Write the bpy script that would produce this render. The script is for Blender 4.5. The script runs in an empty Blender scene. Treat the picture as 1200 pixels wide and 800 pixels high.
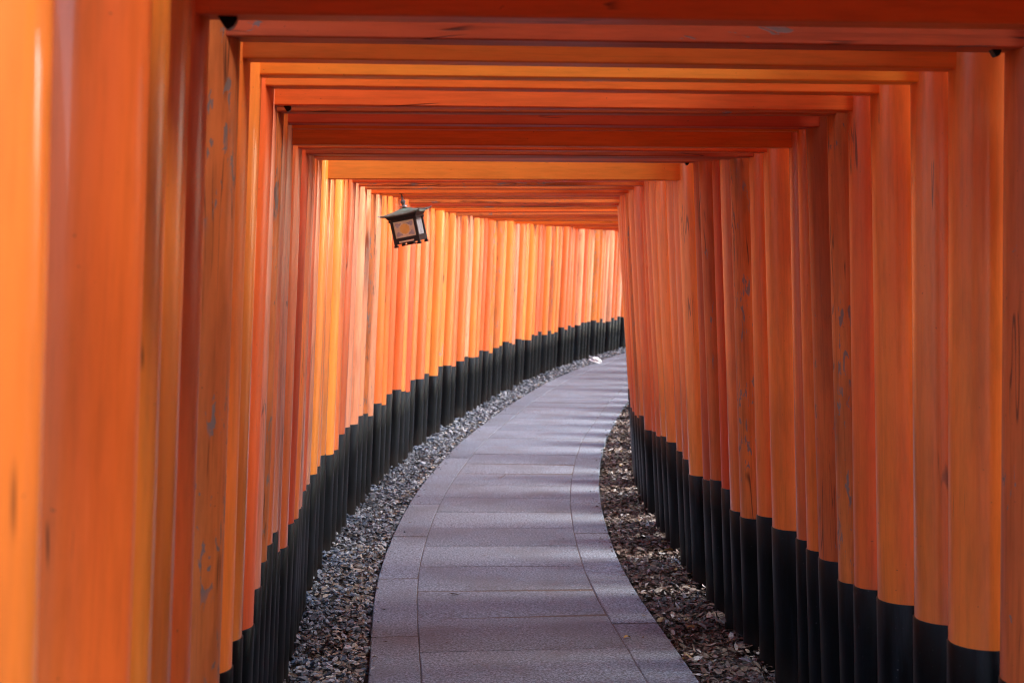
import bpy, math, random
from mathutils import Vector, Matrix, noise as mnoise
random.seed(7)
R = math.radians
scene = bpy.context.scene
COL = scene.collection
F_PX = 1667.0
EYE = 1.63
PITCH = math.atan(96/F_PX)

# ------------------------------------------------------------------ helpers
class MB:
    """collects vertices and faces, then links them as one mesh object"""
    def __init__(s): s.v = []; s.f = []; s.m = []
    def add(s, verts, faces, mi=0):
        b = len(s.v); s.v += [tuple(v) for v in verts]
        s.f += [tuple(b + i for i in f) for f in faces]; s.m += [mi] * len(faces)
    def box(s, x0, x1, y0, y1, z0, z1, mi=0):
        s.add([(x0,y0,z0),(x1,y0,z0),(x1,y1,z0),(x0,y1,z0),(x0,y0,z1),(x1,y0,z1),(x1,y1,z1),(x0,y1,z1)],
              [(0,3,2,1),(4,5,6,7),(0,1,5,4),(1,2,6,5),(2,3,7,6),(3,0,4,7)], mi)
    def tube(s, p0, p1, r0, r1, n=10, mi=0):
        p0 = Vector(p0); p1 = Vector(p1); d = (p1 - p0).normalized()
        a = Vector((1,0,0)) if abs(d.x) < .9 else Vector((0,1,0))
        u = d.cross(a).normalized(); w = d.cross(u)
        vs = []
        for p, r in ((p0, r0), (p1, r1)):
            for k in range(n):
                t = 2*math.pi*k/n
                vs.append(p + u*math.cos(t)*r + w*math.sin(t)*r)
        fs = [(k, (k+1) % n, n+(k+1) % n, n+k) for k in range(n)]
        fs += [tuple(range(n-1, -1, -1)), tuple(range(n, 2*n))]
        s.add(vs, fs, mi)
    def lathe(s, prof, n=20, wob=0.0, seed=0.0, mi=0):
        vs = []
        for z, r in prof:
            for k in range(n):
                t = 2*math.pi*k/n
                rr = r
                if wob:
                    rr *= 1 + wob*mnoise.noise(Vector((math.cos(t)*1.3+seed, math.sin(t)*1.3, z*.9+seed*.37)))
                vs.append((math.cos(t)*rr, math.sin(t)*rr, z))
        fs = []
        for j in range(len(prof)-1):
            for k in range(n):
                fs.append((j*n+k, j*n+(k+1) % n, (j+1)*n+(k+1) % n, (j+1)*n+k))
        fs.append(tuple(range(n-1, -1, -1)))
        fs.append(tuple(range((len(prof)-1)*n, len(prof)*n)))
        s.add(vs, fs, mi)
    def build(s, name, mat, parent=None, smooth=False, bevel=0.0):
        me = bpy.data.meshes.new(name)
        me.from_pydata(s.v, [], s.f)
        mats = mat if isinstance(mat, (list, tuple)) else [mat]
        for m in mats: me.materials.append(m)
        if len(mats) > 1:
            me.polygons.foreach_set('material_index', s.m)
        if smooth:
            me.polygons.foreach_set('use_smooth', [True]*len(s.f))
            me.set_sharp_from_angle(angle=R(40))
        me.update()
        o = bpy.data.objects.new(name, me)
        COL.objects.link(o)
        if parent: o.parent = parent
        if bevel:
            b = o.modifiers.new('bevel', 'BEVEL'); b.width = bevel; b.segments = 2; b.limit_method = 'ANGLE'
            b.harden_normals = False
        return o

def tag(o, label=None, cat=None, group=None, kind=None):
    if label: o['label'] = label
    if cat: o['category'] = cat
    if group: o['group'] = group
    if kind: o['kind'] = kind
    return o

def empty(name, loc, rz=0):
    o = bpy.data.objects.new(name, None); COL.objects.link(o)
    o.location = loc; o.rotation_euler = (0, 0, rz); o.empty_display_size = .2
    return o

# ------------------------------------------------------------------ centreline of the tunnel
CP = [(-6,.98),(-3,.80),(0,.555),(2,.385),(3.2,.275),(4.2,.18),(5.48,.08),(7.2,-.045),(8.8,-.06),(10.4,0.0),(12.6,.18),
      (14.6,.44),(16.4,.70),(19.3,1.22),(22.5,1.98),(24.9,2.66),(28,3.65),(32,5.1),(38,7.6)]
def xc(y):
    n = len(CP)
    if y <= CP[0][0]: return CP[0][1]
    if y >= CP[-1][0]: return CP[-1][1]
    for i in range(n-1):
        if CP[i][0] <= y <= CP[i+1][0]: break
    def slope(j):
        a = CP[max(j-1, 0)]; b = CP[min(j+1, n-1)]
        return (b[1]-a[1])/(b[0]-a[0])
    h = CP[i+1][0]-CP[i][0]; t = (y-CP[i][0])/h
    m0, m1 = slope(i)*h, slope(i+1)*h
    return ((2*t**3-3*t*t+1)*CP[i][1] + (t**3-2*t*t+t)*m0 + (-2*t**3+3*t*t)*CP[i+1][1] + (t**3-t*t)*m1)
def dxc(y): return (xc(y+.15)-xc(y-.15))/.3
def frame(y):
    d = dxc(y); l = math.hypot(1, d)
    return Vector((xc(y), y, 0)), Vector((1/l, -d/l, 0)), Vector((d/l, 1/l, 0))   # point, right, forward
def side(y, off, z=0.0):
    p, r, f = frame(y)
    q = p + r*off; q.z = z
    return q
# arc-length table
ARC = [(0.0, -3.0)]
yy = -3.0
while yy < 36:
    p0 = frame(yy)[0]; p1 = frame(yy+.02)[0]
    ARC.append((ARC[-1][0]+(p1-p0).length, yy+.02)); yy += .02
def y_at(s):
    lo, hi = 0, len(ARC)-1
    if s <= 0: return ARC[0][1]
    if s >= ARC[-1][0]: return ARC[-1][1]
    while hi-lo > 1:
        m = (lo+hi)//2
        if ARC[m][0] <= s: lo = m
        else: hi = m
    t = (s-ARC[lo][0])/(ARC[hi][0]-ARC[lo][0])
    return ARC[lo][1]+t*(ARC[hi][1]-ARC[lo][1])
def s_at(y):
    return min(ARC, key=lambda a: abs(a[1]-y))[0]

def sst(a, b, x):
    t = min(1, max(0, (x-a)/(b-a))); return t*t*(3-2*t)

# ------------------------------------------------------------------ materials
def new_mat(name):
    m = bpy.data.materials.new(name); m.use_nodes = True
    nt = m.node_tree
    return m, nt, nt.nodes['Principled BSDF']
def N(nt, kind, **kw):
    n = nt.nodes.new(kind)
    for k, v in kw.items(): setattr(n, k, v)
    return n
def mixc(nt, fac, a, b, blend='MIX'):
    n = N(nt, 'ShaderNodeMix', data_type='RGBA', blend_type=blend)
    for sock, v in ((n.inputs[0], fac), (n.inputs[6], a), (n.inputs[7], b)):
        if hasattr(v, 'is_output'): nt.links.new(v, sock)
        elif isinstance(v, (int, float)): sock.default_value = v
        else: sock.default_value = (*v, 1)
    return n.outputs[2]
def math_(nt, op, a, b=None, c=None):
    n = N(nt, 'ShaderNodeMath', operation=op)
    for i, v in enumerate((a, b, c)):
        if v is None: continue
        if hasattr(v, 'is_output'): nt.links.new(v, n.inputs[i])
        else: n.inputs[i].default_value = v
    return n.outputs[0]
def ramp(nt, fac, lo, hi):
    n = N(nt, 'ShaderNodeMapRange', interpolation_type='SMOOTHSTEP')
    nt.links.new(fac, n.inputs[0]); n.inputs[1].default_value = lo; n.inputs[2].default_value = hi
    return n.outputs[0]
def coords(nt, scale, rand=True):
    tc = N(nt, 'ShaderNodeTexCoord')
    v = tc.outputs['Object']
    if rand:
        oi = N(nt, 'ShaderNodeObjectInfo')
        off = N(nt, 'ShaderNodeVectorMath', operation='SCALE'); off.inputs[0].default_value = (37.0, 91.0, 53.0)
        nt.links.new(oi.outputs['Random'], off.inputs[3])
        ad = N(nt, 'ShaderNodeVectorMath', operation='ADD')
        nt.links.new(v, ad.inputs[0]); nt.links.new(off.outputs[0], ad.inputs[1]); v = ad.outputs[0]
    mp = N(nt, 'ShaderNodeMapping'); mp.inputs['Scale'].default_value = scale
    nt.links.new(v, mp.inputs[0])
    return mp.outputs[0]
def noise(nt, vec, scale, detail=3, rough=.55, dist=0.0):
    n = N(nt, 'ShaderNodeTexNoise'); nt.links.new(vec, n.inputs['Vector'])
    n.inputs['Scale'].default_value = scale; n.inputs['Detail'].default_value = detail
    n.inputs['Roughness'].default_value = rough; n.inputs['Distortion'].default_value = dist
    return n.outputs['Fac']
def bump(nt, bsdf, h, strength, dist=.002):
    b = N(nt, 'ShaderNodeBump'); b.inputs['Strength'].default_value = strength; b.inputs['Distance'].default_value = dist
    nt.links.new(h, b.inputs['Height']); nt.links.new(b.outputs[0], bsdf.inputs['Normal'])

def paint(name, base, base2, wear=.1, rough=.36, coat=.25, horizontal=False):
    m, nt, b = new_mat(name)
    st = (.12, 1, 1) if horizontal else (1, 1, .12)      # texture stretched along the timber
    v = coords(nt, st); v2 = coords(nt, (.35,1,1) if horizontal else (1,1,.35)); v1 = coords(nt, (1,1,1))
    oi = N(nt, 'ShaderNodeObjectInfo')
    big = noise(nt, v2, 5.0, 3)
    c = mixc(nt, ramp(nt, big, .3, .7), base, base2)
    grain = noise(nt, v, 48.0, 4, .65)                   # brush strokes and timber grain under the paint
    c = mixc(nt, math_(nt, 'MULTIPLY', ramp(nt, grain, .38, .72), .34+.3*wear), c, tuple(x*.55 for x in base))
    st_ = noise(nt, coords(nt, (.022,1,1) if horizontal else (1,1,.022)), 75.0, 4, .7)      # long runs and brush lines
    c = mixc(nt, math_(nt, 'MULTIPLY', ramp(nt, st_, .52, .68), .14+.5*wear), c, tuple(x*.5 for x in base2))
    c = mixc(nt, math_(nt, 'MULTIPLY', ramp(nt, st_, .42, .30), .22), c, tuple(min(.9, x*1.12+.03) for x in base))
    # grime washed along the timber
    gr = noise(nt, v2, 3.1, 5, .6)
    c = mixc(nt, math_(nt, 'MULTIPLY', ramp(nt, gr, .58-.20*wear, .80), .25+.55*wear), c, (.10,.035,.014))
    # hair cracks: contour lines of a stretched noise, only in some places
    cn = noise(nt, coords(nt, (.05,1,1) if horizontal else (1,1,.055)), 13.0, 3, .6, .5)
    ln = math_(nt, 'SUBTRACT', 1.0, ramp(nt, math_(nt, 'ABSOLUTE', math_(nt, 'SUBTRACT', cn, .5)), .002, .013))
    msk = ramp(nt, noise(nt, v1, 2.3, 2), .645-.17*wear, .69-.17*wear)
    crack = math_(nt, 'MULTIPLY', ln, msk)
    c = mixc(nt, math_(nt, 'MULTIPLY', crack, .75), c, (.045,.018,.010))
    # flaked spots down to grey wood
    fl = noise(nt, coords(nt, (.25,1,1) if horizontal else (1,1,.28)), 42.0 if wear > .7 else 30.0, 4, .6, .8)
    flk = math_(nt, 'MULTIPLY', ramp(nt, fl, (.585 if wear > .7 else .75-.17*wear), (.60 if wear > .7 else .765-.17*wear)), ramp(nt, noise(nt, v1, 3.3, 2), .45, .52))
    if wear < .25: flk = math_(nt, 'MULTIPLY', flk, .6)
    c = mixc(nt, math_(nt, 'MULTIPLY', flk, .9), c, (.20,.155,.135))
    # tiny chips and specks
    sp = noise(nt, v1, 85.0, 2)
    c = mixc(nt, math_(nt, 'MULTIPLY', ramp(nt, sp, .74, .78), .6), c, (.06,.03,.02))
    # each timber slightly its own tone
    hsv = N(nt, 'ShaderNodeHueSaturation')
    nt.links.new(c, hsv.inputs['Color'])
    nt.links.new(math_(nt, 'MULTIPLY_ADD', oi.outputs['Random'], .016, .492), hsv.inputs['Hue'])
    nt.links.new(math_(nt, 'MULTIPLY_ADD', oi.outputs['Random'], .28, .86), hsv.inputs['Value'])
    nt.links.new(hsv.outputs[0], b.inputs['Base Color'])
    ro = math_(nt, 'MULTIPLY_ADD', ramp(nt, big, .2, .8), .16, rough-.05)
    nt.links.new(math_(nt, 'MAXIMUM', ro, math_(nt, 'MULTIPLY', flk, .85)), b.inputs['Roughness'])
    b.inputs['Coat Weight'].default_value = (1.0 if coat>.35 else coat); b.inputs['Coat IOR'].default_value = 1.7; b.inputs['Specular IOR Level'].default_value = .5 if coat > .3 else .22; b.inputs['Coat Roughness'].default_value = .07 if wear < .1 else .22
    h = math_(nt, 'ADD', math_(nt, 'MULTIPLY', grain, .5), math_(nt, 'MULTIPLY', big, .9))
    h = math_(nt, 'SUBTRACT', h, math_(nt, 'ADD', math_(nt, 'MULTIPLY', crack, .6), math_(nt, 'MULTIPLY', flk, .3)))
    bump(nt, b, h, .35, .004)
    return m

TONES = {   # name: (base, second tone, wear, roughness, coat)
    'yellow':     ((.88,.300,.040), (.86,.27,.034), .06, .34, .4),
    'amber':      ((.84,.250,.032), (.82,.220,.028), .03, .32, .5),
    'orange':     ((.82,.195,.026), (.79,.170,.022), .14, .34, .4),
    'vermilion':  ((.79,.160,.024), (.76,.135,.021), .13, .34, .32),
    'red':        ((.72,.122,.022), (.68,.100,.020), .06, .36, .16),
    'faded':      ((.83,.310,.160), (.78,.230,.095), .48, .38, .5),
    'weathered':  ((.74,.195,.040), (.64,.155,.036), .80, .42, .25),
    'brown':      ((.62,.128,.029), (.52,.108,.027), .55, .40, .2),
}
PIL = {k: paint('paint_'+k, *v) for k, v in TONES.items()}
BEAM = {k: paint('beam_paint_'+k, *v[:3], .50, .04, horizontal=True) for k, v in TONES.items()}

def black_paint():
    m, nt, b = new_mat('black_paint')
    v = coords(nt, (1,1,.10)); v1 = coords(nt, (1,1,1))
    a = noise(nt, v, 26.0, 5, .65)
    d = noise(nt, v1, 4.0, 3)
    oi = N(nt, 'ShaderNodeObjectInfo')
    f = math_(nt, 'MULTIPLY', ramp(nt, a, .46, .78), math_(nt, 'MULTIPLY_ADD', math_(nt, 'POWER', oi.outputs['Random'], 2.0), .9, .08))
    c = mixc(nt, f, (.0015,.0018,.0023), (.017,.022,.028))
    sc = noise(nt, v1, 90.0, 2)
    c = mixc(nt, math_(nt, 'MULTIPLY', ramp(nt, sc, .74, .78), .5), c, (.2,.2,.2))
    # mud splashed up from the ground: height above the ground, a mark of the place
    tc = N(nt, 'ShaderNodeTexCoord'); sx = N(nt, 'ShaderNodeSeparateXYZ'); nt.links.new(tc.outputs['Object'], sx.inputs[0])
    hgt = math_(nt, 'MULTIPLY_ADD', d, .25, sx.outputs['Z'])
    mud = math_(nt, 'SUBTRACT', 1.0, ramp(nt, hgt, .12, .34))
    c = mixc(nt, math_(nt, 'MULTIPLY', mud, .5), c, (.034,.027,.023))
    nt.links.new(c, b.inputs['Base Color'])
    b.inputs['Specular IOR Level'].default_value = .14
    nt.links.new(math_(nt, 'MULTIPLY_ADD', a, .3, .2), b.inputs['Roughness'])
    bump(nt, b, a, .3, .003)
    return m
M_BLACK = black_paint()

def simple(name, col, rough=.6, metal=0.0, var=.3, scale=30.0):
    m, nt, b = new_mat(name)
    n = noise(nt, coords(nt, (1,1,1)), scale, 4)
    c = mixc(nt, ramp(nt, n, .3, .7), tuple(x*(1-var) for x in col), col)
    nt.links.new(c, b.inputs['Base Color'])
    b.inputs['Roughness'].default_value = rough; b.inputs['Metallic'].default_value = metal
    bump(nt, b, n, .2, .002)
    return m

def stone():
    m, nt, b = new_mat('granite_paving')
    geo = N(nt, 'ShaderNodeNewGeometry')
    tc = N(nt, 'ShaderNodeTexCoord'); v = tc.outputs['Object']
    s1 = noise(nt, v, 95.0, 3, .8); s2 = noise(nt, v, 42.0, 4, .65); s3 = noise(nt, v, 2.2, 4, .6)
    base = mixc(nt, geo.outputs['Random Per Island'], (.148,.180,.222), (.212,.244,.292))
    c = mixc(nt, ramp(nt, s1, .40, .58), tuple([.042,.044,.052]), base)
    c = mixc(nt, math_(nt, 'MULTIPLY', ramp(nt, s1, .62, .70), .6), c, (.40,.41,.44))
    c = mixc(nt, math_(nt, 'MULTIPLY', ramp(nt, s2, .48, .66), .6), c, (.06,.062,.07))
    c = mixc(nt, math_(nt, 'MULTIPLY', ramp(nt, s3, .45, .70), .55), c, (.075,.074,.08))
    nt.links.new(c, b.inputs['Base Color'])
    b.inputs['Roughness'].default_value = .72
    bump(nt, b, math_(nt, 'ADD', s1, s2), .5, .003)
    return m
M_STONE = stone()

def island_mat(name, stops, rough=.7, grain=80.0, spec=.4):
    m, nt, b = new_mat(name)
    geo = N(nt, 'ShaderNodeNewGeometry')
    cr = N(nt, 'ShaderNodeValToRGB'); cr.color_ramp.interpolation = 'LINEAR'
    el = cr.color_ramp.elements
    while len(el) < len(stops): el.new(.5)
    for e, (p, c) in zip(el, stops): e.position = p; e.color = (*c, 1)
    nt.links.new(geo.outputs['Random Per Island'], cr.inputs[0])
    tc = N(nt, 'ShaderNodeTexCoord')
    n = noise(nt, tc.outputs['Object'], grain, 3)
    c = mixc(nt, .5, cr.outputs[0], mixc(nt, n, (.25,.25,.25), (1,1,1)), 'MULTIPLY')
    nt.links.new(c, b.inputs['Base Color'])
    b.inputs['Roughness'].default_value = rough
    b.inputs['Specular IOR Level'].default_value = spec
    bump(nt, b, n, .3, .002)
    return m
M_CHIP = island_mat('slate_chips', [(0,(.045,.05,.06)),(.35,(.11,.122,.142)),(.7,(.21,.225,.25)),(.93,(.38,.39,.41)),(1,(.28,.24,.2))], .62, 60)
M_LEAF = island_mat('dead_leaves', [(0,(.03,.019,.014)),(.3,(.07,.042,.029)),(.6,(.12,.082,.06)),(.86,(.17,.13,.105)),(.96,(.36,.35,.34)),(1,(.26,.15,.03))], .6, 40)
M_DIRT = simple('dirt', (.055,.042,.033), .95, 0, .5, 40)
M_FOREST = simple('forest_floor', (.085,.065,.045), .95, 0, .5, 3)

# ------------------------------------------------------------------ the gates
def solve_edge(px):
    """distance at which the inner face of the right-hand pillars is seen at column px just under the cross-beams"""
    y = 2.5
    best = None
    while y < 16:
        p = side(y, .862)
        e = 600 + F_PX*p.x/p.y - px
        if best is None or abs(e) < best[0]: best = (abs(e), y)
        y += .005
    return best[1]

# (distance, tone of left pillar, tone of right pillar, tone of beam, wear words, clear height)
G = []
def gate_at(y, lt, rt, bt, label, H=2.115, group='torii gates nearest the camera', **kw):
    G.append(dict(y=y, lt=lt, rt=rt, bt=bt, label=label, H=H, group=group, **kw))
near = 'torii gates nearest the camera'
def hgt(y, py):            # clear height that puts the cross-beam's lower edge at photo row py
    return EYE + y*math.tan(math.atan((400-py)/F_PX)-PITCH)
bk = random.Random(77)
yb = -1.0; BACK = []
while yb < .8:
    BACK.append(yb); yb += bk.uniform(.22, .30)
for j, yb in enumerate(BACK):
    gate_at(yb, bk.choice(['vermilion','orange','faded']), bk.choice(['vermilion','orange','red']), 'vermilion',
            'torii gate behind the camera, outside the photo, %s from the rear end' % ('%dth' % (j+1) if 3 < j+1 else ['first','second','third'][j]), 2.17,
            'torii gates behind the camera')
gate_at(1.50,'amber','vermilion','red','smooth amber torii pillar gate cut off by the left edge of the photo', 2.15, kw=.38)
gate_at(2.02,'red','vermilion','red','glossy red-orange torii gate with the wide blurred pillar second from the left edge', 2.15)
gate_at(2.23,'orange','orange','vermilion','orange torii gate with a narrow pillar just past the wide blurred red one', 2.15)
gate_at(2.43,'orange','vermilion','vermilion','plain orange torii gate between two redder pillars on the near left side', 2.15)
gate_at(2.67,'vermilion','red','red','red torii gate whose broad cross-beam runs along the top edge of the photo', hgt(2.67,27), wedge='l', wk=.8, kw=.24)
gate_at(3.22,'weathered','brown','brown','weathered torii gate with grey flaked paint patches on its left pillar', hgt(3.22,53), wedge='r', kw=.42, ko=-.09)  # brown beam tone paints in its shade; lintel widened and shifted to block skylight
RE = [(1105,'vermilion','vermilion','vermilion','red-orange torii gate with the widest clean pillar on the right, behind the dark second beam'),
 (1063,'amber','orange','yellow','torii gate with the nearer bright yellow-orange cross-beam at the top'),
 (1018,'vermilion','vermilion','vermilion','vermilion torii gate directly behind the nearer yellow-orange cross-beam'),
 (987,'faded','vermilion','vermilion','torii gate with a faded left pillar covered in pale scratches'),
 (970,'weathered','weathered','brown','weathered torii gate with a mossy brown right pillar under a thin dull beam'),
 (949,'orange','brown','red','torii gate with a dark stained right pillar and a dull brown beam'),
 (931,'faded','vermilion','vermilion','torii gate with red right pillar just past the stained brown pillars on the right'),
 (919,'faded','orange','vermilion','torii gate with a slim orange right pillar between two broader red ones'),
 (893,'orange','vermilion','vermilion','torii gate with a broad red right pillar marked by one long dark drip'),
 (874,'red','vermilion','brown','torii gate with plain red-orange right pillar beside a cracked brown one'),
 (855,'vermilion','weathered','brown','torii gate with a cracked dark right pillar scrawled with black squiggles'),
 (843,'faded','orange','red','torii gate with the thin orange right pillar left of the squiggle-marked pillar'),
 (832,'orange','red','vermilion','torii gate with a bright red thin right pillar left of the squiggle-marked pillar'),
 (820,'vermilion','brown','red','torii gate with brown right pillar, second before the far bright orange beam'),
 (809,'faded','brown','brown','torii gate with the dark shaded beam just before the far bright orange beam'),
 (793,'amber','orange','yellow','torii gate with the farther bright orange cross-beam and matching orange pillars')]
for i, (px, lt, rt, bt, lab) in enumerate(RE):
    kw = {}
    if i < 4: kw['kw'] = .07
    if i == 3: kw['wedge'] = 'l'
    if i == len(RE)-2: kw['wedge'] = 'r'
    yg = solve_edge(px)
    H = hgt(yg, [77,94,107,128,134,148,153,172,177,183,184.5,186,187,188,189,211][i])
    gate_at(yg, lt, rt, bt, lab, H, near if i < 6 else 'torii gates in the middle of the tunnel', **kw)
Y_R = G[-1]['y']
ordn = lambda n: '%d%s' % (n, 'th' if 10 <= n % 100 <= 20 else {1:'st',2:'nd',3:'rd'}.get(n % 10, 'th'))
words = {'amber':'yellow-orange','orange':'orange','vermilion':'vermilion','red':'deep red','faded':'faded pale orange','weathered':'weathered brown-orange','brown':'dull brown'}
rt = random.Random(21)
s = s_at(Y_R); k = 0; lantern_gate = None; nl = 0; run = 2
bag = ['orange','vermilion','faded','orange','faded','vermilion','weathered','orange','faded','orange','amber']
while True:
    # packed rows with a wider gap every few gates
    run -= 1
    if run < 0: run = rt.randint(1, 3); s += rt.uniform(.40, .50)
    else: s += rt.uniform(.225, .265)
    y = y_at(s)
    if y > 31: break
    k += 1
    tone = rt.choice(bag); tone_l = tone if rt.random() < .7 else rt.choice(bag)
    if k <= 3: tone, tone_l = 'orange', 'amber'
    if 4 <= k <= 8: tone_l = rt.choice(['faded','faded','weathered','orange'])
    H = 2.075 + rt.uniform(-.025, .025) + max(0, y-14)*.006
    if lantern_gate is None and y > 9.25:
        lab = '%s torii gate the black lantern hangs from' % words[tone_l]
        lantern_gate = len(G); H = EYE+76.5*y/F_PX
    elif lantern_gate is None:
        lab = '%s torii gate, %s one past the farther bright orange cross-beam' % (words[tone_l], ordn(k))
    else:
        nl += 1
        lab = '%s torii gate in the bend, %s one past the hanging lantern' % (words[tone_l], ordn(nl))
    gate_at(y, tone_l, tone, rt.choice(['brown','brown','red','orange','weathered']) if k > 2 else 'brown', lab, H,
            'torii gates in the middle of the tunnel' if lantern_gate is None else 'torii gates along the far bend')

HALF_TOP = .862      # clear half-width just under the cross-beam
def lean_at(sx, y):  # pillars lean in towards the top
    if sx < 0: return .049
    return .020+.018*sst(3, 4.8, y)+.020*sst(5, 9, y)
def half_at(sx, y):
    return HALF_TOP - (.08*sst(7.2, 10.5, y) if sx > 0 else 0)
BORD_R = dict(zip([5]+list(range(6, 22)), [797,750,722,700,685,679,653,641,629,616,602,604,596,570,560,559,554]))
BORD_L = dict(zip([6,7,9,10,11,12], [780,742,685,655,622,607]))
NB = len(BACK)
def make_gate(i, g):
    y = g['y']; p, r, f = frame(y)
    rz = math.atan2(r.y, r.x)
    rr = random.Random(116+i-NB)
    root = empty('torii_gate', (p.x, p.y, -.05), rz)
    tag(root, g['label'], 'torii gate', g['group'])
    sp = min((G[i+1]['y']-y) if i+1 < len(G) else .4, (y-G[i-1]['y']) if i else .4)*math.hypot(1, dxc(y))
    H = g['H']+.05; top = H+.70
    for sx, tone in ((-1, g['lt']), (1, g['rt'])):
        rad = min(rr.uniform(.082, .100), sp*.46)
        if 'rad' in g: rad = g['rad']
        mb = MB()
        hb = .64 + rr.uniform(-.05, .04)
        bd_ = (BORD_L if sx < 0 else BORD_R).get(i-NB)
        if bd_: hb = min(.76, max(.50, hgt(side(y, sx*(half_at(sx, y)+.09)).y, bd_)+.05))
        prof = [(-.12+(top+.12)*j/14, rad*(1.03-.10*j/14)) for j in range(15)]
        mb.lathe(prof, 28, .012, rr.uniform(0, 50))
        pil = mb.build('pillar', PIL[tone], root, smooth=True)
        ln_ = lean_at(sx, y)
        pil.location = (sx*(half_at(sx, y)+ln_*H+rad), rr.uniform(-.012, .012), 0)
        pil.rotation_euler = (rr.gauss(0, .004), -sx*(ln_+rr.gauss(0, .003)), rr.uniform(0, 6.28)*0)
        if tone in ('weathered', 'faded', 'brown'): pil['label'] = 'stained and flaking pillar'
        mb = MB()
        t = lambda z: rad*(1.03-.10*(z+.12)/(top+.12))+.0035
        sd = rr.uniform(0, 50)
        mb.lathe([(-.11, t(-.11)), (.02, t(.02)), (.2, t(.2)), (.4, t(.4)), (hb-.003, t(hb)), (hb, t(hb)-.002)], 28, .012, sd)
        bs = mb.build('black_base', M_BLACK, pil, smooth=True)
    bh = rr.uniform(.155, .185); bd = min(.085, sp*.42)
    if sp > .2: bd = rr.uniform(.065, .085)
    hw = HALF_TOP + .10
    mb = MB(); ext = hw + .30
    mb.box(-ext, ext, -bd/2, bd/2, H, H+bh)
    b = mb.build('tie_beam', BEAM[g['bt']], root, bevel=.004)
    b.rotation_euler = (0, rr.gauss(0, .0025), 0)
    # top lintel, gently upswept, with a cap above it
    kw = g.get('kw', min(.19 if y < 5.8 else .10, sp-.02))
    mb = MB(); n = 12; L = ext+.22
    for (w, z0, hh, grow) in ((kw*.8, top-.02, .11, 0), (kw, top+.094, .07, .06)):
        vs = []; fs = []
        for j in range(n+1):
            x = (-1+2*j/n); up = .07*abs(x)**3
            ko = g.get('ko', 0)
            for (yy_, zz) in ((ko-w/2, z0), (ko+w/2, z0), (ko+w/2, z0+hh), (ko-w/2, z0+hh)):
                vs.append((x*(L+grow+(.05 if zz > z0 else 0)), yy_, zz+up))
        for j in range(n):
            a = j*4; c = a+4
            for q in range(4):
                fs.append((a+q, c+q, c+(q+1) % 4, a+(q+1) % 4))
        fs += [(0,1,2,3), (n*4+3, n*4+2, n*4+1, n*4)]
        mb.add(vs, [tuple(reversed(x)) for x in fs])
    mb.build('lintel', BEAM[g['bt']], root)
    if 'wedge' in g:
        sx = -1 if g['wedge'] == 'l' else 1
        mb = MB()
        wk = g.get('wk', .5); x0 = sx*(hw-.10-.022)
        prof = [(-.024,0),(.020,0),(.022,-.012),(.014,-.026),(.002,-.034),(-.006,-.030)]
        vs = [(x0+a*wk, -.012, H+b_*wk+.001) for a, b_ in prof]+[(x0+a*wk, .012, H+b_*wk+.001) for a, b_ in prof]
        m_ = len(prof)
        fs = [tuple(range(m_)), tuple(range(2*m_-1, m_-1, -1))]+[(q, m_+q, m_+(q+1) % m_, (q+1) % m_) for q in range(m_)]
        mb.add(vs, fs)
        mb.build('wedge', M_BLACK, root, bevel=.002)
    return root
for i, g in enumerate(G): make_gate(i, g)

# ------------------------------------------------------------------ ground, strips and paved path
# one sheet to the horizon: level under the tunnel, unseen banks added to shade it, falling away far right for skylight
def shade_bank(o, y):
    if o < 0:
        h = (3.6+1.0*(1-sst(1.5, 5.5, y)))*sst(1.6, 10, -o)*(1-.35*sst(20, 60, abs(y)))
    else:
        k = sst(OPEN0, OPEN1, y); h = 10.5*sst(1.5, 8.5, o)*(1-k) - 5.0*sst(2.2, 14, o)*k
    return h*(1+.08*mnoise.noise(Vector((o*.3, y*.3, 0))))
OPEN0, OPEN1 = 4.5, 8.5
mb = MB(); offs = [-150,-80,-45,-28,-18,-13,-10.5,-9,-8,-7,-6,-5,-4.2,-3.5,-2.9,-2.4,-2,-1.7,-1.45,0,1.45,1.7,2,2.4,2.9,3.5,4.2,5,6,7,8,9.5,12,18,30,60,150]
ys = [-150,-90,-50,-30,-20,-14,-10]+[-7+j*.9 for j in range(46)]+[36,42,50,65,90,150]
vs = []
for y in ys:
    for o in offs:
        if abs(o) <= 30 and -8 < y < 36:
            k_ = 1-sst(6, 30, abs(o)); x = o+xc(y)*k_ if True else o
        else: x = o+(xc(min(max(y,-6),33)) if abs(o) < 30 else 0)*(1-sst(6, 30, abs(o)))
        vs.append((x, y, -.075+shade_bank(o, y)))
w_ = len(offs)
mb.add(vs, [(j*w_+q, j*w_+q+1, (j+1)*w_+q+1, (j+1)*w_+q) for j in range(len(ys)-1) for q in range(w_-1)])
tag(mb.build('ground', M_FOREST, smooth=True), kind='structure')

PW = .64; BAND = .205
def strip(name, o0, o1, z, mat, y0=-2, y1=33, step=.2):
    mb = MB(); n = int((y1-y0)/step)
    vs = []
    for j in range(n+1):
        y = y0+(y1-y0)*j/n
        vs += [side(y, o0, z), side(y, o1, z)]
    mb.add(vs, [(2*j, 2*j+1, 2*j+3, 2*j+2) for j in range(n)])
    return tag(mb.build(name, mat), kind='structure')
strip('dirt_bed', -1.4, 1.4, -.045, M_DIRT)

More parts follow.
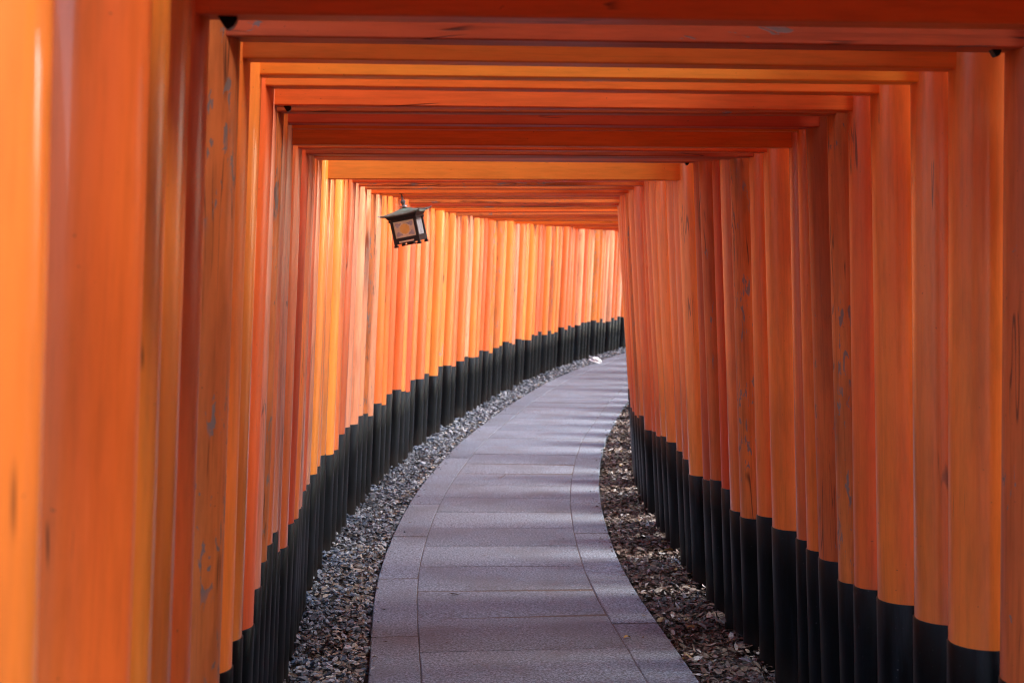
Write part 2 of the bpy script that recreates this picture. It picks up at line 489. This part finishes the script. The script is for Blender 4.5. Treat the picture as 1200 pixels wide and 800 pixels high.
# the path: granite slabs, a row of cross slabs between two rows of long kerb slabs
mb = MB(); pr = random.Random(5)
def slab(sa, sb, o0, o1, z=0.0):
    n = max(2, int((sb-sa)/.12)); gap = .0035
    vs = []; bev = .004
    dz0 = pr.uniform(-.0015, .0015); tilt = pr.uniform(-.0015, .0015)
    A = []
    for j in range(n+1):
        q = sa+gap+(sb-sa-2*gap)*j/n
        y = y_at(q)
        A.append(y)
    rows = [(o0, -.07), (o0, -bev), (o0+bev, 0), (o1-bev, 0), (o1, -bev), (o1, -.07)]
    for j, y in enumerate(A):
        e = -bev if j in (0, n) else 0
        for o, zz in rows:
            vs.append(side(y, o + mnoise.noise(Vector((o*3, y*4, 1)))*.0022, zz + (e if zz == 0 else 0) + z + dz0 + tilt*(o > 0)))
    m = len(rows)
    fs = [(j*m+q, j*m+q+1, (j+1)*m+q+1, (j+1)*m+q) for j in range(n) for q in range(m-1)]
    fs += [tuple(range(m-1, -1, -1)), tuple(n*m+q for q in range(m))]
    mb.add(vs, fs)
S0 = s_at(5.88)
def rows(start, pitch, o0, o1, jit):
    a = start - pitch*math.floor((start-s_at(-1.5))/pitch)
    while a < s_at(32):
        l = pitch
        slab(a + pr.uniform(-1,1)*0, a+l, o0, o1)
        a += l
rows(s_at(5.88), .545, -PW+BAND+.0015, PW-BAND-.0015, 0)
rows(s_at(6.13), 1.10, -PW, -PW+BAND-.0025, 0)
rows(s_at(6.28), 1.08, PW-BAND+.0025, PW, 0)
path = tag(mb.build('path', M_STONE), kind='structure')
# earth in the joints, a few millimetres below the slab tops
M_JOINT = simple('joint_earth', (.11,.075,.06), .95, 0, .6, 60)
strip('joint_earth', -PW+.004, PW-.004, -.005, M_JOINT)

# loose slate chips (left) and leaf litter (both sides, mostly right)
def chip(mb, c, sz, rnd):
    n = rnd.randint(5, 7); th = sz*rnd.uniform(.16, .3)
    ang = rnd.uniform(0, 6.28); el = rnd.uniform(.45, .9)
    M = Matrix.Rotation(rnd.uniform(0, 6.28), 3, 'Z') @ Matrix.Rotation(rnd.gauss(0, .38), 3, 'X') @ Matrix.Rotation(rnd.gauss(0, .38), 3, 'Y')
    bend = rnd.uniform(-.35, .6)
    top = []; bot = []
    for q in range(n):
        t = 6.283*q/n+rnd.uniform(-.3, .3); rr = sz*.5*rnd.uniform(.75, 1.15)
        x, y = math.cos(t)*rr, math.sin(t)*rr*el
        z = -bend*x*x/sz
        top.append(c+M @ Vector((x*.9, y*.9, z+th/2))); bot.append(c+M @ Vector((x, y, z-th/2)))
    mb.add(top+bot, [tuple(range(n)), tuple(range(2*n-1, n-1, -1))]+[(q, n+q, n+(q+1) % n, (q+1) % n) for q in range(n)])
def leaf(mb, c, ln, rnd):
    w = ln*rnd.uniform(.32, .5)
    M = Matrix.Rotation(rnd.uniform(0, 6.28), 3, 'Z') @ Matrix.Rotation(rnd.gauss(0, .35), 3, 'X') @ Matrix.Rotation(rnd.gauss(0, .3), 3, 'Y')
    curl = rnd.uniform(-.9, .9); fold = rnd.uniform(-.2, .6)
    prof = [(-.5,.04),(-.28,.75),(.02,1.0),(.28,.66),(.5,.03)]
    vs = []
    for x, a in prof:
        zc = curl*ln*(x*x-.12)*.8
        for sgn in (-1, 0, 1):
            vs.append(c+M @ Vector((x*ln, sgn*a*w/2, zc+abs(sgn)*fold*a*w*.4+rnd.uniform(-.03,.03)*ln)))
    fs = []
    for j in range(4):
        for q in range(2): fs.append((j*3+q, j*3+q+1, j*3+q+4, j*3+q+3))
    mb.add(vs, fs)

cr = random.Random(3)
mbg = MB(); mbl = MB(); mbr = MB()
def scatter(y0, y1, dens, fn):
    s0, s1 = s_at(y0), s_at(y1)
    for _ in range(int((s1-s0)*dens)):
        fn(y_at(cr.uniform(s0, s1)))
def left_chip(y):
    o = -cr.uniform(PW+.012, 1.10)
    h = cr.random()*.045 + .012*(-o-PW)
    chip(mbg, side(y, o, -.042+h), cr.uniform(.018, .042)*(1 if cr.random() > .06 else 1.5), cr)
def left_chip_far(y):
    o = -cr.uniform(PW+.02, 1.08)
    chip(mbg, side(y, o, -.04+cr.random()*.05), cr.uniform(.03, .06), cr)
scatter(4.2, 9, 780, left_chip); scatter(9, 13, 600, left_chip); scatter(13, 31, 260, left_chip_far)
def left_leaf(y):
    o = -(PW+.02+abs(cr.gauss(0, .13 if y < 8 else .06)))
    if o < -1.0: return
    leaf(mbl, side(y, o, -.03+cr.random()*.04), cr.uniform(.025, .05), cr)
scatter(4.2, 8.0, 420, left_leaf); scatter(7.6, 12, 60, left_leaf); scatter(12, 28, 14, left_leaf)
def right_leaf(y):
    o = cr.uniform(PW+.012, 1.12)
    leaf(mbr, side(y, o, -.04+cr.random()*.05+.02*(o-PW)), cr.uniform(.022, .058), cr)
scatter(4.2, 9, 1700, right_leaf); scatter(9, 16, 1000, right_leaf); scatter(16, 31, 120, right_leaf)
def spill(y):                       # scraps blown onto the edge of the slabs
    sd_ = 1 if cr.random() < .7 else -1
    leaf(mbr, side(y, sd_*(PW-abs(cr.gauss(0, .035))), .006), cr.uniform(.010, .028), cr)
scatter(4.6, 16, 16, spill)
def spill_chip(y):
    chip(mbg, side(y, -(PW-abs(cr.gauss(0, .03))), .004), cr.uniform(.008, .018), cr)
scatter(4.6, 16, 7, spill_chip)
def crumb(y):
    leaf(mbr, side(y, cr.uniform(-PW, PW), .003), cr.uniform(.005, .012), cr)
scatter(4.6, 14, 14, crumb)
tag(mbg.build('slate_gravel', M_CHIP), 'loose grey slate chips along the left edge of the path', kind='stuff')
M_LEAF2 = island_mat('tan_leaf_scraps', [(0,(.05,.035,.025)),(.4,(.16,.115,.08)),(.8,(.30,.235,.175)),(1,(.42,.36,.30))], .6, 40)
tag(mbl.build('leaf_scraps', M_LEAF2), 'tan leaf scraps among the grey chips', kind='stuff')
tag(mbr.build('leaf_litter', M_LEAF), 'brown dead leaves along the right edge of the path', kind='stuff')

# a few single leaves on the slabs and on the litter
def ground_pt(px, py):
    a = math.atan((400-py)/F_PX) - PITCH
    d = EYE/math.tan(-a)
    return (px-600)/F_PX*d/ math.cos(a)*math.cos(math.atan((400-py)/F_PX)), d
M_LDRY = simple('dry_leaf', (.10,.055,.025), .6, 0, .4, 60)
M_LYEL = simple('yellow_leaf', (.42,.26,.05), .55, 0, .3, 60)
M_LPALE = simple('pale_leaf', (.55,.52,.47), .55, 0, .2, 60)
lr = random.Random(11)
for px, py, ln, mat, lab in ((532,697,.040,M_LDRY,'small olive-brown leaf on the path, nearest one to the camera'),
                             (571,651,.034,M_LDRY,'dark curled leaf in the middle of the path beyond a nearer leaf'),
                             (588,559.5,.05,M_LDRY,'dark brown leaf lying farthest up the paved path'),
                             (735,748,.034,M_LYEL,'yellowish leaf in the right-hand joint of the paving')):
    x, y = ground_pt(px, py)
    mb = MB(); leaf(mb, Vector((0,0,.0)), ln*1.3, lr)
    o = mb.build('fallen_leaf', mat, smooth=True); zm = min(v.co.z for v in o.data.vertices); o.location = (x, y, .001-zm)
    tag(o, lab, 'leaf', 'single leaves on the path')

# ------------------------------------------------------------------ hanging lantern
M_IRON = simple('black_iron', (.006,.006,.007), .55, .0, .4, 50)
M_COPPER = simple('green_copper', (.15,.21,.18), .55, .2, .45, 22)
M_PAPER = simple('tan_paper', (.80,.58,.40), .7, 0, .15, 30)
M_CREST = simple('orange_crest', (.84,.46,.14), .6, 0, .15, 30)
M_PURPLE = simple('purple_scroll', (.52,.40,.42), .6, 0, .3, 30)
M_GREY = simple('grey_metal', (.16,.17,.18), .4, .5, .2, 30)
M_PGREY = simple('grey_paper', (.6,.6,.62), .6, 0, .3, 40)
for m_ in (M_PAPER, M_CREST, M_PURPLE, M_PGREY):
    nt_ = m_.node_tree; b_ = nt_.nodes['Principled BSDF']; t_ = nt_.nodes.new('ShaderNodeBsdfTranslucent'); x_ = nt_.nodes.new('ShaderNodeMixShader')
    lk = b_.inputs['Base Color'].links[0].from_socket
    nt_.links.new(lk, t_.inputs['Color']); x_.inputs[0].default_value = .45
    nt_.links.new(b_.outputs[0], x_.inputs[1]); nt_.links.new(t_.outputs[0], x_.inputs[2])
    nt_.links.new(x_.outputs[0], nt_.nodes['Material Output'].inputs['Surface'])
    if m_ is not M_PGREY:                      # faint glow put into the paper to brighten it; no lamp inside
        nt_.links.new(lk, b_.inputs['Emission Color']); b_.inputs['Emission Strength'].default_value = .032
g = G[lantern_gate]
ly = g['y']
sc_ = F_PX/ly
lx = (471-600)/sc_
lt = empty('hanging_lantern', (lx, ly, g['H']))
tag(lt, 'small black hanging lantern with green roof and orange paper panels, tilted', 'lantern')
K = 1/sc_                       # one photo pixel, in metres, at the lantern
body = bpy.data.objects.new('lantern_pivot', None)
# all parts share one tilted local frame: built at the top hook, hanging crooked
TILT = Matrix.Rotation(R(-10.5), 3, 'Y') @ Matrix.Rotation(R(-14), 3, 'Z') @ Matrix.Rotation(R(3), 3, 'X')
bpy.data.objects.remove(body)
def lpart(mb, name, mat, parent=None, smooth=False, bevel=0.0, tilt=True):
    o = mb.build(name, mat, parent or lt, smooth=smooth, bevel=bevel)
    return o
zt = (304-g_y if False else 0)
ZTOP = EYE+(304-228.5)*K - g['H']          # top of the finial below the beam
mb = MB(); mb.lathe([(ZTOP-1*K, .0035),(ZTOP+.2*K, .0035),(.004, .0035)], 8); mb.lathe([(-.004,.014),(.004,.014)],10)
lpart(mb, 'hook', M_IRON)
lt_body = None
def T(mb):
    mb.v = [tuple(TILT @ Vector((v[0], v[1], v[2])) + Vector((0, 0, ZTOP))) for v in mb.v]; return mb
U = K                                     # local units: photo pixels
zs = lambda p: -p*U
mb = MB()
mb.lathe([(zs(14.5), 5*U),(zs(13.2), 4.6*U),(zs(12.6), 2.2*U),(zs(11.0), 2.0*U),(zs(9.8), 3.0*U),(zs(8.0), 3.2*U),(zs(6.6), 2.0*U),(zs(6.0), 1.4*U),(zs(3.5), 1.3*U),(zs(1.2), 1.2*U),(zs(0), .5*U)], 14)
lpart(T(mb), 'finial', M_GREY, smooth=True)
# roof: four flared slopes with upturned corners, thin eaves
mb = MB(); n = 8; vs = []
RW = 22.5*U
def roof_pt(u, v, dz=0):
    m = max(abs(u), abs(v)); c = min(abs(u), abs(v))/m if m > 0 else 0
    z = zs(14) - (8.0*U)*(m**.8) + 1.8*U*(m**3)*(c**3)
    return (u*RW*(1+.05*c**3*m), v*RW*(1+.05*c**3*m), z+dz)
for dz in (0, -1.3*U):
    for a in range(n+1):
        for b in range(n+1): vs.append(roof_pt(-1+2*a/n, -1+2*b/n, dz))
q = (n+1)*(n+1); fs = []
for a in range(n):
    for b in range(n):
        i0 = a*(n+1)+b
        fs.append((i0, i0+n+1, i0+n+2, i0+1)); fs.append((q+i0+1, q+i0+n+2, q+i0+n+1, q+i0))
for a in range(n):
    for (i0, i1) in ((a, a+1), (n*(n+1)+a+1, n*(n+1)+a), ((a+1)*(n+1), a*(n+1)), (a*(n+1)+n, (a+1)*(n+1)+n)):
        fs.append((i0, i1, q+i1, q+i0))
mb.add(vs, fs)
roof = lpart(T(mb), 'roof', M_COPPER, smooth=True)
mb = MB()
for sx in (-1, 1):
    for sy in (-1, 1):
        p = Vector(roof_pt(sx, sy)); mb.tube(p*1.0+Vector((0,0,-.6*U)), p+Vector((sx*1.8*U, sy*1.8*U, .5*U)), .8*U, .45*U, 6)
lpart(T(mb), 'corner_tip', M_GREY, roof)
# body frame: tapered eaves block, posts, rails, feet
BW = 15.5*U
mb = MB()
def frus(z0, w0, z1, w1):
    mb.add([(-w0,-w0,z0),(w0,-w0,z0),(w0,w0,z0),(-w0,w0,z0),(-w1,-w1,z1),(w1,-w1,z1),(w1,w1,z1),(-w1,w1,z1)],
           [(0,3,2,1),(4,5,6,7),(0,1,5,4),(1,2,6,5),(2,3,7,6),(3,0,4,7)])
frus(zs(27), 16.5*U, zs(22), 20*U)
frus(zs(30), 17*U, zs(27)-.0005, 17*U)
frus(zs(56), BW, zs(49), BW)
for sx in (-1, 1):
    mb.box(sx*18-2.2 if False else (sx*19.5-1.5)*U, (sx*19.5+1.5)*U, -1.4*U, 1.4*U, zs(30.5), zs(28.5))
    for sy in (-1, 1):
        cx, cy = sx*(BW-1.3*U), sy*(BW-1.3*U)
        mb.box(cx-1.6*U, cx+1.6*U, cy-1.6*U, cy+1.6*U, zs(58), zs(29))
        mb.box(cx-2.2*U, cx+2.2*U, cy-2.2*U, cy+2.2*U, zs(59.5), zs(57.2))
fr = lpart(T(mb), 'frame', M_IRON, bevel=.0015)
mb = MB(); mb.box(-4*U, 4*U, -4*U, 4*U, zs(58), zs(56)-.0004); mb.box(-7*U, 7*U, -2*U, 2*U, zs(59), zs(58)-.0004)
lpart(T(mb), 'base_plate', M_IRON)
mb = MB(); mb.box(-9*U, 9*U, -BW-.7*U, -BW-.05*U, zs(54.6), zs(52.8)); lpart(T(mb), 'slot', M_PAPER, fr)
def panel(ang, side_mat):
    Rz = Matrix.Rotation(ang, 3, 'Z')
    d = BW-1.6*U
    def fin(mb):
        mb.v = [tuple(Rz @ Vector(v)) for v in mb.v]; return T(mb)
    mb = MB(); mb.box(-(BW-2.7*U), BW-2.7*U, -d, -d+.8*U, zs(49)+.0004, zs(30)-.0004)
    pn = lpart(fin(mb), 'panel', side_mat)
    W = BW-2.7*U; z0, z1 = zs(49), zs(30); zc = (z0+z1)/2
    if side_mat is M_PAPER:
        mb = MB(); ring = 20
        for (r0, yy0) in ((5.6*U, -d-.25*U),):
            vs = [(math.cos(6.283*k/ring)*r0*(1+.12*(k % 2)), yy0, zc+math.sin(6.283*k/ring)*r0*(1+.12*(k % 2))) for k in range(ring)]
            vs += [(v[0], -d-.0003, v[2]) for v in vs]
            mb.add(vs, [tuple(range(ring))]+[(k, (k+1) % ring, ring+(k+1) % ring, ring+k) for k in range(ring)])
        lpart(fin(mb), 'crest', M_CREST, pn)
        for sx in (-1, 1):
            for sz in (-1, 1):
                mb = MB()
                ctr = (sx*8.3*U, zc+sz*5.6*U)
                for (ox, oz, rr_) in ((0,0,2.5),(sx*-2.2,0,1.6),(sx*-3.8,sz*.7,1.0),(0,sz*-2.0,1.5),(sx*1.2,sz*1.2,1.4)):
                    m_ = 10
                    pts = [(ctr[0]+(ox+math.cos(6.283*k/m_)*rr_)*U, zc*0+ctr[1]+(oz+math.sin(6.283*k/m_)*rr_*.9)*U) for k in range(m_)]
                    off = -d-.12*U-.00012*(rr_*10 % 7)
                    mb.add([(a, off, b) for a, b in pts]+[(a, -d-.0003, b) for a, b in pts],
                           [tuple(range(m_))]+[(k, (k+1) % m_, m_+(k+1) % m_, m_+k) for k in range(m_)])
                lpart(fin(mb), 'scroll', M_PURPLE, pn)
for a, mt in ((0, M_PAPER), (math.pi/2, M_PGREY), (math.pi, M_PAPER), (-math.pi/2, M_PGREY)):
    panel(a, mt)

# ------------------------------------------------------------------ white cloth bundle by the far bend
M_WHITE = simple('white_cloth', (.66,.67,.68), .6, 0, .04, 20)
bx, by = ground_pt(698, 425.5)
u = by/F_PX
mb = MB(); vs = []; nu, nv = 22, 12
def crumple(cx, cz, ax, ay, az, tilt, seed):
    b0 = len(mb.v); vs = []
    for j in range(nv+1):
        ph = math.pi*j/nv-math.pi/2
        for q in range(nu):
            t = 6.283*q/nu
            d = Vector((math.cos(t)*math.cos(ph), math.sin(t)*math.cos(ph), math.sin(ph)))
            w = 1+.16*mnoise.noise(d*2.0+Vector((seed,0,0)))+.08*mnoise.noise(d*5+Vector((0,seed,0)))
            x, yv, z = d.x*ax*w, d.y*ay*w, d.z*az*w
            x, z = x*math.cos(tilt)-z*math.sin(tilt), x*math.sin(tilt)+z*math.cos(tilt)
            vs.append(((cx+x)*u, yv*u, max((cz+z)*u, .001)))
    fs = [(j*nu+q, j*nu+(q+1) % nu, (j+1)*nu+(q+1) % nu, (j+1)*nu+q) for j in range(nv) for q in range(nu)]
    mb.add(vs, fs)
crumple(1.5, 4.0, 6.2, 5, 3.0, R(-24), 1.0)
crumple(-.5, 1.9, 7.0, 6, 1.6, R(-14), 4.0)
crumple(-7.2, 4.0, 2.0, 2.2, 1.3, R(38), 7.0)
o = mb.build('white_bundle', M_WHITE, smooth=True); o.location = (bx, by, -.005)
tag(o, 'small crumpled white bundle lying on the gravel at the far bend', 'bundle')

# ------------------------------------------------------------------ light
world = bpy.data.worlds.new('World'); scene.world = world; world.use_nodes = True
nt = world.node_tree; bg = nt.nodes['Background']
sky = nt.nodes.new('ShaderNodeTexSky'); sky.sky_type = 'NISHITA'; sky.sun_disc = False
SUN_EL, SUN_AZ = R(45), R(103)        # azimuth measured from +Y towards +X: right and a little behind the camera
sky.sun_elevation = SUN_EL; sky.sun_rotation = SUN_AZ
sky.air_density = 1.0; sky.dust_density = .8; sky.ozone_density = 1.0
nt.links.new(sky.outputs[0], bg.inputs[0]); bg.inputs[1].default_value = .15
sl = bpy.data.lights.new('sun', 'SUN'); sl.energy = 1.8; sl.angle = R(32); sl.color = (1, .97, .93)
so = bpy.data.objects.new('sun', sl); COL.objects.link(so)
dirv = Vector((math.sin(SUN_AZ)*math.cos(SUN_EL), math.cos(SUN_AZ)*math.cos(SUN_EL), math.sin(SUN_EL)))
so.rotation_euler = (-dirv).to_track_quat('-Z', 'Y').to_euler(); so.location = dirv*20

# ------------------------------------------------------------------ camera
cam = bpy.data.cameras.new('camera'); cam.lens = 50.0; cam.sensor_width = 36.0; cam.clip_end = 500; cam.clip_start = .05
cam.dof.use_dof = True; cam.dof.focus_distance = 5.6; cam.dof.aperture_fstop = 5.6
co = bpy.data.objects.new('camera', cam); COL.objects.link(co)
co.location = (0, 0, EYE); co.rotation_euler = (R(90)-PITCH, R(0.0), 0)
scene.camera = co

scene.view_settings.view_transform = 'Standard'; scene.view_settings.look = 'None'
scene.view_settings.gamma = 1; scene.view_settings.use_curve_mapping = False
scene.view_settings.exposure = 3.15
c = scene.cycles
c.max_bounces = 10; c.diffuse_bounces = 7; c.glossy_bounces = 4; c.transmission_bounces = 2
c.use_denoising = True; c.filter_width = 1.05; c.caustics_reflective = False; c.caustics_refractive = False
c.sample_clamp_indirect = 8
